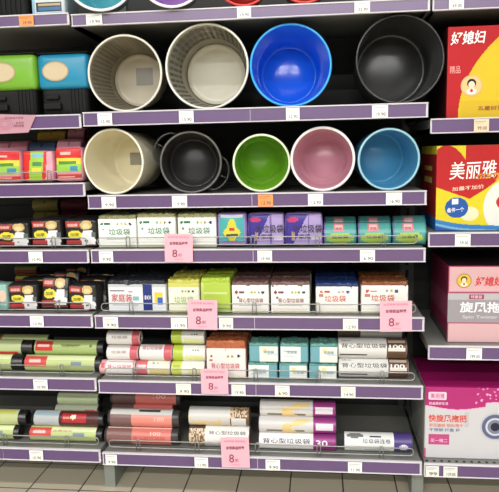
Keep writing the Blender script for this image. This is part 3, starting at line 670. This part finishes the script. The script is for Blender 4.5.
droll('green roll with red strip, upper left of the pile at the photo edge', -46, 33.5, 338, K, y0+r+.0015, r*.96, K+1.72*r, vdes((178, 190, 140), (.55, .95, .12, .20, (205, 60, 54)), (.4, .9, .46, .49, (210, 180, 110))), BLK, (), group=G, ends=.003, sleeve=(0, .87))
droll('green roll lying at the back on top of the pile', -18, 50, 329, K, y0+3*r+.006, r*.96, K+1.76*r, vdes((176, 186, 130), (0, .3, 0, 1, (130, 84, 60))), BLK, (), group=G, ends=.006)
droll('green roll low at the back supporting the pile', -18, 60, 345, K, y0+4*r+.012, r, K, gw, BLK, (), group=G, ends=.006)
K = ZL[6]; r = .0215; y0 = .034+r
droll('pale green roll with red label at the front of the lowest left shelf', 30, 103, 428, K, y0, r, K, gl, BLK, [('垃圾袋', .15, 38, .16, .16, (240, 210, 205)), ('加厚加大', .5, 42, .3, .14, (190, 110, 60))], group=G, ends=.003, sleeve=(0, .93))
droll('pale green roll at the left edge of the lowest left shelf', -44, 20, 426, K, y0, r, K, gl, BLK, (), group=G, ends=.003, sleeve=(0, .93))
gs = vdes((176, 180, 182), (.40, 1, 0, 1, (80, 40, 42)), (.44, .82, .22, .42, (176, 44, 50)), ('e', .62, .34, .05, .05, (230, 220, 200)), (0, .4, .36, .44, (150, 170, 180)))
droll('grey roll with dark red patterned end lying on pale green roll', 32, 104, 411, K, y0+.010, r*1.06, K+2*r-.0014, gs, BLK, [('垃圾袋', .54, 26, .16, .14, (235, 200, 150))], ends=.003, sleeve=(.03, .94))
droll('pale green roll at the left edge, upper of two on the lowest left shelf', -44, 27, 408, K, y0+.010, r*1.06, K+2*r-.0014, vdes((186, 194, 138), (.6, .95, .40, .46, (190, 190, 90))), BLK, (), group=G, ends=.003, sleeve=(0, .9))
droll('pale green roll low at the back of the lowest left shelf', 54, 100, 415, K, y0+2*r+.016, r, K, gw, BLK, (), group=G, ends=.006)
droll('pale green roll in the middle at the back of the lowest left shelf', 54, 100, 407, K, y0+2*r+.018, r, K+2*r, gw, BLK, (), group=G, ends=.006)
droll('pale green roll on top at the back of the lowest left shelf', 57, 101, 399, K, y0+2*r+.030, r*.9, K+4*r-.003, vdes((176, 190, 150), (.0, 1, .40, .44, (214, 216, 200))), BLK, (), group=G, ends=.006)

# ------------------------------------------------------------------ right bay: large cartons
def carton(label, p0, wd, ptop, deck, Y, d, dsgpx, side, top, pxs, name='mop_set_box', sided=None):
    # dsgpx is written in columns and rows of the front as seen; pxs turn them into the box's own u, v
    xl = at(p0, (ptop+deck)/2 if False else ptop+40, Y).x; h = at(p0, ptop, Y).z-deck
    t = thing(name, label, 'box', (xl+wd/2, Y+d/2, deck+.0006), group='large mop boxes')
    def F(u, v): return dsgpx(u*wd, v*h)
    b = MB(); b.rbox(wd, d, h, .0025, CARTON, front=F, side=side, top=top, cell=.0016, coarse=.02, sidedesign=sided)
    b.build('carton', t)
    def P(px, py):
        p = at(px, py, Y); return p.x-(xl+wd/2), p.z-deck
    return t, P, h, xl
def emblem(t, x, z, rr, d, ring, face=True):
    b = MB()
    def disc(cx, cz, rx, rz, y, c): b.poly([(cx+rx*math.cos(k*math.pi/14), -d/2-y, cz+rz*math.sin(k*math.pi/14)) for k in range(28)], CARTON, c)
    disc(x, z, rr, rr, .0006, ring); disc(x, z, rr*.9, rr*.9, .0009, (216, 186, 130) if ring[2] > 100 else (212, 180, 70))
    disc(x, z+rr*.22, rr*.42, rr*.42, .0012, (40, 30, 28)); disc(x, z+rr*.08, rr*.30, rr*.34, .0015, (238, 205, 180))
    disc(x, z-rr*.52, rr*.46, rr*.28, .0012, (225, 220, 214)); disc(x, z-rr*.45, rr*.14, rr*.16, .0015, (190, 50, 50))
    b.build('emblem', t)
def along(P, px, py, d, slope=0.0):
    x, z = P(px, py)
    return lambda s_, q: Vector((x+s_, -d/2-.0011, z+q+slope*s_))
PXM = 1.75/FPX
# tall red and yellow box
d = .26; Y = .03
def rA(px, py, Y=Y): return at(px, py, Y)
xL = at(447, 70, Y).x; zB = ZR[1]
def boxA(x, z):
    # curve from low left to upper right divides red from yellow
    X = x; Zz = z
    edge = .030+.135*max(0, Zz/.235)**2.2
    if Zz < .045 and X > .036: return (206, 172, 40)
    return (212, 180, 40) if X > edge else (176, 28, 34)
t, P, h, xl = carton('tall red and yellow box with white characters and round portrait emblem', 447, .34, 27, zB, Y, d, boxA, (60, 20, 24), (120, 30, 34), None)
lettering(t, '好媳妇', 32*PXM, 12*PXM, along(P, 468, 38, d, .03), (240, 238, 236), bold=.02, shear=.15)
x, z = P(471.5, 86); emblem(t, x, z, 10*PXM, d, (206, 170, 120))
lettering(t, '五星好拖把', 30*PXM, 4*PXM, along(P, 494, 108, d), (150, 60, 40))
lettering(t, '精品', 10*PXM, 7*PXM, along(P, 455, 70, d), (228, 150, 150))
# red heart box
Y = .03; d = .26
def boxB(x, z):
    X = x/PXM; Zz = (h_B - z)/PXM          # px from the left, px from the top
    c = (208, 192, 40)
    heart = Zz < (40+X*.36 if X < 32 else 51.5-(X-32)*.62-max(0, X-44)**2*.012)
    if 10 < X < 27 and Zz < ((X-10)/16)**2*12: heart = False
    if X < 6 and Zz < 4-X*.7: heart = False
    if heart: c = (176, 34, 36)
    if ((X-69)/24)**2+((Zz-60)/27)**2 < 1: c = (214, 214, 206)
    if ((X-70)/13)**2+((Zz-55)/9)**2 < 1: c = (184, 42, 42)
    if ((X-32)/9)**2+((Zz-66)/7)**2 < 1: c = (216, 212, 176)
    wv = 71+1.5*math.sin(X/14)+X*.14
    if Zz > wv: c = (56, 122, 182)
    if Zz > wv+4 and Zz < wv+6: c = (124, 172, 204)
    if Zz > wv+7: c = (40, 88, 156)
    if ((X-20)/11)**2+((Zz-60)/10)**2 < 1: c = (36, 84, 156)
    return c
h_B = at(436, 146, Y).z-ZR[2]
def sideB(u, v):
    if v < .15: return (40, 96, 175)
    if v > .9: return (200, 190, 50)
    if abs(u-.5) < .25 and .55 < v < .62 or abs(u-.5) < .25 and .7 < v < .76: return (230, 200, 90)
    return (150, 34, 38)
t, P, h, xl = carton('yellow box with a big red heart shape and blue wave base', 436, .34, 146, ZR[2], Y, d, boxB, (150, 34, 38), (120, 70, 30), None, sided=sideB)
lettering(t, '美丽雅', 44*PXM, 17*PXM, along(P, 473, 170, d, .04), (245, 240, 235), bold=.005, shear=.1)
lettering(t, 'merrya', 26*PXM, 7*PXM, along(P, 491, 177, d, .04), (240, 150, 40), shear=.3, bold=.03)
lettering(t, '备件一个', 16*PXM, 4.6*PXM, along(P, 455.5, 210, d, .06), (240, 240, 245))
lettering(t, '加量不加价', 30*PXM, 4*PXM, along(P, 468, 188, d, .08), (240, 200, 180))
b = MB(); x, z = P(455, 202); b.poly([(x+a*PXM, -d/2-.0011, z+q*PXM) for a, q in ((-3, -2.6), (3, -2.2), (3, 3), (-3, 2.6))], CARTON, (225, 228, 235)); b.build('badge', t)
# pale pink box
Y = .03; d = .27
hC = at(447.5, 266, Y).z-ZR[3]
def boxC(x, z):
    Zz = (hC-z)/PXM
    if 26 < Zz < 27.6 or 57 < Zz < 58.6: return (160, 74, 104)
    if 27.6 <= Zz <= 57: return (176, 172, 174) if Zz < 34 else (150, 144, 148)
    if Zz < 1.4 or x < .0025: return (150, 60, 90)
    return (206, 166, 168)
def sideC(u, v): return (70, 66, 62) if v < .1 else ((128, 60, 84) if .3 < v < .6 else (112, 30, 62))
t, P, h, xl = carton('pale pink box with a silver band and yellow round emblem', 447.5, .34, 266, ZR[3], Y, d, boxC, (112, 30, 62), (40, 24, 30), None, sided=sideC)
x, z = P(464, 281); emblem(t, x, z, 7.2*PXM, d, (160, 130, 50))
lettering(t, '好媳妇', 27*PXM, 9.5*PXM, along(P, 489, 281.5, d), (206, 44, 50), bold=.02, shear=.2)
b = MB(); x, z = P(476.5, 297); b.poly([(x+a*PXM, -d/2-.0009, z+q*PXM) for a, q in ((-7, -2.3), (7, -2.3), (7, 2.3), (-7, 2.3))], CARTON, (150, 50, 84)); b.build('badge', t)
lettering(t, '特惠装', 11*PXM, 3.4*PXM, along(P, 476.5, 297, d), (224, 190, 205))
lettering(t, '旋风拖', 39*PXM, 11*PXM, along(P, 480, 307.5, d), (240, 236, 240), bold=.02)
lettering(t, 'Spin Twister', 34*PXM, 4.2*PXM, along(P, 480, 317.5, d), (206, 200, 206))
# magenta box
Y = .03; d = .27
hD = at(424.5, 387, Y).z-ZR[4]
def boxD(x, z):
    X = x/PXM; Zz = (hD-z)/PXM
    ln = 21+2.5*math.sin((X-10)/14) - (4 if X > 60 else 0)
    c = (172, 48, 112) if Zz < ln else (196, 194, 196)
    if ln <= Zz < ln+1.2: c = (232, 170, 200)
    if X > 50 and Zz < ln-2 and noise.noise(Vector((X*.35, Zz*.35, 4))) > .28: c = (232, 160, 196)
    if 4 < X < 25 and 50.5 < Zz < 62: c = (184, 74, 126)
    if X < 2 and Zz > 66: c = (200, 70, 130)
    if 40 < X < 44 and 26 < Zz < 42: c = (184, 182, 182)
    return c
t, P, h, xl = carton('magenta and white box with a dark round mop disc picture', 424.5, .36, 387, ZR[4], Y, d, boxD, (150, 152, 146), (150, 22, 92), None)
b = MB(); x, z = P(437.5, 396); b.poly([(x+9*PXM*max(-1, min(1, 1.35*math.cos(k*math.pi/14))), -d/2-.0008, z+4.2*PXM*max(-1, min(1, 1.35*math.sin(k*math.pi/14)))) for k in range(28)], CARTON, (232, 205, 220)); b.build('badge', t)
lettering(t, '美丽雅', 14*PXM, 5.6*PXM, along(P, 437.5, 396, d), (190, 50, 120))
lettering(t, '好品质好生活', 19*PXM, 3*PXM, along(P, 438.5, 403.5, d), (240, 215, 228))
lettering(t, '快旋风拖把', 38*PXM, 8*PXM, along(P, 447.5, 418.5, d), (214, 70, 50), bold=.02)
lettering(t, '手压旋转 轻松甩干', 34*PXM, 3.6*PXM, along(P, 446, 425.5, d), (220, 110, 70))
lettering(t, '不锈钢 托盘 杆', 31*PXM, 3.6*PXM, along(P, 444.5, 430, d), (96, 120, 150))
lettering(t, '买一赠二', 17*PXM, 4*PXM, along(P, 439, 440.5, d), (236, 190, 214))
b = MB(); x, z = P(495, 427)
for rr, y_, c in ((14.5, .0006, (180, 180, 190)), (13, .0009, (92, 98, 128)), (9.5, .0012, (196, 200, 210)), (7.5, .0015, (120, 124, 140)), (4.5, .0018, (44, 44, 60))):
    b.poly([(x+rr*PXM*math.cos(k*math.pi/18), -d/2-y_, z+rr*PXM*math.sin(k*math.pi/18)) for k in range(36)], CARTON, c)
b.build('disc_picture', t)

# ------------------------------------------------------------------ price tags in the rails
def ptag(p0, p1, deck, label, price, col=(240, 240, 234), py=None, h=.0315):
    pyy = py; RH = RAIL_TOP if deck > 1.3 else RAIL; h = .027 if deck > 1.3 else h
    a = at(p0, pyy, -.010); e = at(p1, pyy, -.010); wd = e.x-a.x
    o = MB(); o.box(-wd/2, wd/2, -.0006, .0006, 0, h, PAPER, col)
    o.box(-wd*.42, wd*.30, -.0009, -.0006, h*.80, h*.84, PAPER, tuple(int(v*.62) for v in col))
    o.box(-wd*.42, wd*.10, -.0009, -.0006, h*.68, h*.71, PAPER, tuple(int(v*.7) for v in col))
    o = o.build('price_tag', loc=((a.x+e.x)/2, -.0095, deck-RH+.0015)); tag(o, label, 'price tag', 'price tags in the rails')
    lettering(o, price, wd*.62, h*.28, flat(wd*.05, -.0011, h*.30), (80, 78, 76))
    return o
OR = (236, 150, 90)
for p0, p1, py, nm, pr, c in ((86, 102, 17, 'white price tag under the teal bin', '19.90', None), (237, 251, 11, 'white price tag under the first red bin', '19.90', None), (354.5, 370, 6, 'white price tag right of the red bins on the highest rail', '25.90', None)):
    ptag(p0, p1, ZC[0], nm, pr, c or (240, 240, 234), py)
for p0, p1, py, nm, pr in ((97.5, 112, 118, 'white price tag under the cream lattice bin', '15.90'), (179, 193.5, 116, 'white price tag under the cream slotted bin', '15.90'), (286, 299.5, 114, 'white price tag under the bright blue bin', '12.90'), (372, 388, 112, 'white price tag under the large black bin', '19.90')):
    ptag(p0, p1, ZC[1], nm, pr, (240, 240, 234), py)
for p0, p1, py, nm, pr, c in ((101.5, 116, 201, 'white price tag under the small cream white bin', '9.90', None), (172, 187, 200, 'white price tag under the black handled bin', '19.90', None), (258, 273, 199, 'orange price tag under the lime green bin', '12.90', OR), (308, 323, 198, 'white price tag under the dusty pink bin', '12.90', None), (386, 402, 197, 'white price tag under the light blue bin', '16.90', None)):
    ptag(p0, p1, ZC[2], nm, pr, c or (240, 240, 234), py)
for p0, p1, nm, pr in ((99, 113, 'white price tag under the leftmost green-print bundle', '9.90'), (257.5, 272, 'white price tag under the purple packs', '19.90'), (360, 375, 'white price tag under the teal rolls', '6.90')):
    ptag(p0, p1, ZC[3], nm, pr, (240, 240, 234), 256)
for p0, p1, nm, pr in ((103, 118, 'white price tag under the long navy-striped pack', '9.90'), (171, 187, 'white price tag under the pale yellow bundle', '11.90'), (219, 233, 'white price tag under the left brown-topped bundle', '9.90'), (343, 358, 'white price tag under the blue-topped bundle', '12.90')):
    ptag(p0, p1, ZC[4], nm, pr, (240, 238, 224), 322)
for p0, p1, nm, pr in ((176, 191, 'white price tag under the lime small-roll stack', '9.90'), (231.5, 245.5, 'white price tag under the rust-topped bundle', '19.90'), (275, 289.5, 'white price tag under the teal packs', '6.90'), (341, 355.5, 'white price tag under the large white rolls', '14.90')):
    ptag(p0, p1, ZC[5], nm, pr, (240, 238, 220), 389)
for p0, p1, nm, pr in ((105.5, 117, 'white price tag at the left end of the lowest middle rail', '9.90'), (194.5, 208, 'white price tag under the leopard rolls', '11.90'), (265.5, 280, 'white price tag under the purple-ended rolls', '9.90'), (348, 362, 'white price tag under the single white and purple roll', '11.90')):
    ptag(p0, p1, ZC[6], nm, pr, (236, 236, 228), 460)
ptag(19, 33.5, ZL[0], 'orange price tag in the left rail above the pedal bins', '29.90', OR, 19)
ptag(28.5, 42.5, ZL[3], 'white price tag under the black packs of the upper left rail', '10.90', (240, 240, 236), 256)
ptag(30, 43.5, ZL[4], 'white price tag under the leaning black pack', '10.90', (240, 240, 236), 321)
ptag(33.5, 47.5, ZL[5], 'white price tag under the green rolls', '10.90', (240, 238, 228), 385)
ptag(29.5, 43, ZL[6], 'white price tag under the grey and red roll', '10.90', (240, 238, 228), 455)
ptag(449, 464, ZR[0], 'white price tag in the top right rail above the red and yellow box', '69.00', (240, 240, 234), 3)
ptag(474, 489, ZR[1], 'pale orange price tag under the tall red and yellow box', '99.00', (232, 200, 170), 125)
ptag(455, 470.5, ZR[2], 'white price tag under the red heart box', '159.00', (240, 240, 234), 240)
ptag(466.5, 482, ZR[3], 'white price tag under the pale pink box', '199.00', (240, 240, 234), 352)
ptag(426, 439, ZR[4], 'white tag with grey print at the left end under the magenta box', '99', (222, 222, 214), 469)
ptag(443.5, 457.5, ZR[4], 'white price tag under the magenta box, second from its left end', '139.00', (222, 222, 214), 469)

# ------------------------------------------------------------------ pink sale cards
def sale(p0, p1, t0, t1, label, tilt):
    Y = -.0125; a = at(p0, t1, Y); e = at(p1, t1, Y); top = at((p0+p1)/2, t0, Y); wd = e.x-a.x; h = top.z-(a.z+e.z)/2
    b = MB(); b.box(-wd/2, wd/2, -.0005, .0005, 0, h, PAPER, (240, 172, 186))
    o = b.build('sale_card', loc=((a.x+e.x)/2, Y, (a.z+e.z)/2), rot=(0, R(tilt), 0)); tag(o, label, 'sale card', 'pink sale cards')
    y = -.0011
    lettering(o, '会员专享 特价商品', wd*.76, h*.07, flat(-wd*.0, y, h*.89), (206, 110, 130))
    lettering(o, '全场商品特惠', wd*.66, h*.12, flat(0, y, h*.67), (120, 60, 76), bold=.03)
    lettering(o, '8', wd*.18, h*.28, flat(-wd*.14, y, h*.31), (130, 70, 90))
    lettering(o, '折', wd*.14, h*.12, flat(wd*.05, y, h*.25), (140, 80, 100))
    lettering(o, '活动时间', wd*.3, h*.045, flat(0, y, h*.10), (206, 130, 146))
    return o
sale(165, 193, 234, 262, 'pink sale card with an 8 below the middle green-print bundle', 1)
sale(188, 217.5, 300, 329.5, 'pink sale card with an 8 below the lime green bundle', 1)
sale(380, 412, 301, 331.5, 'pink sale card with an 8 below the orange-topped bundle', -1)
sale(201.5, 228.5, 369, 394, 'pink sale card with an 8 below the rust-topped bundle', 0)
sale(222, 250, 438, 467.5, 'pink sale card with an 8 below the leopard rolls', -1)
Y = -.0125
b = MB(); Pn = [at(-12, 114, Y), at(36, 115, Y), at(28.5, 132.5, Y), at(-12, 134.5, Y)]; o0 = at(10, 133, Y)
vs = [b.bm.verts.new(p-o0) for p in Pn]; b.face(vs, PAPER, (240, 190, 205)); bmesh.ops.solidify(b.bm, geom=b.bm.faces[:], thickness=.0008)
o = b.build('sale_sign', loc=o0); tag(o, 'pink slant-cut sale sign under the green pedal bin', 'sale sign')
for body, px, py, wp, hp in (('特价商品大促销', 14, 118, 20, 2.2), ('会员价', 20, 123, 9, 2.6), ('限时特惠', 19, 126, 11, 2.6)):
    p = at(px, py, Y)-o0; lettering(o, body, wp*PXM*.97, hp*PXM, flat(p.x, -.0012, p.z), (150, 70, 96))
b = MB(); c0 = at(5, 124, Y)-o0
for k in range(3):
    pts = [(c0.x+(.010+.006*k)*math.cos(a*math.pi/12), -.0012, c0.z+(.008+.004*k)*math.sin(a*math.pi/12)) for a in range(25)]
    b.tube(pts, .0006, ink((214, 130, 156)), n=4)
b.build('flower_print', o)
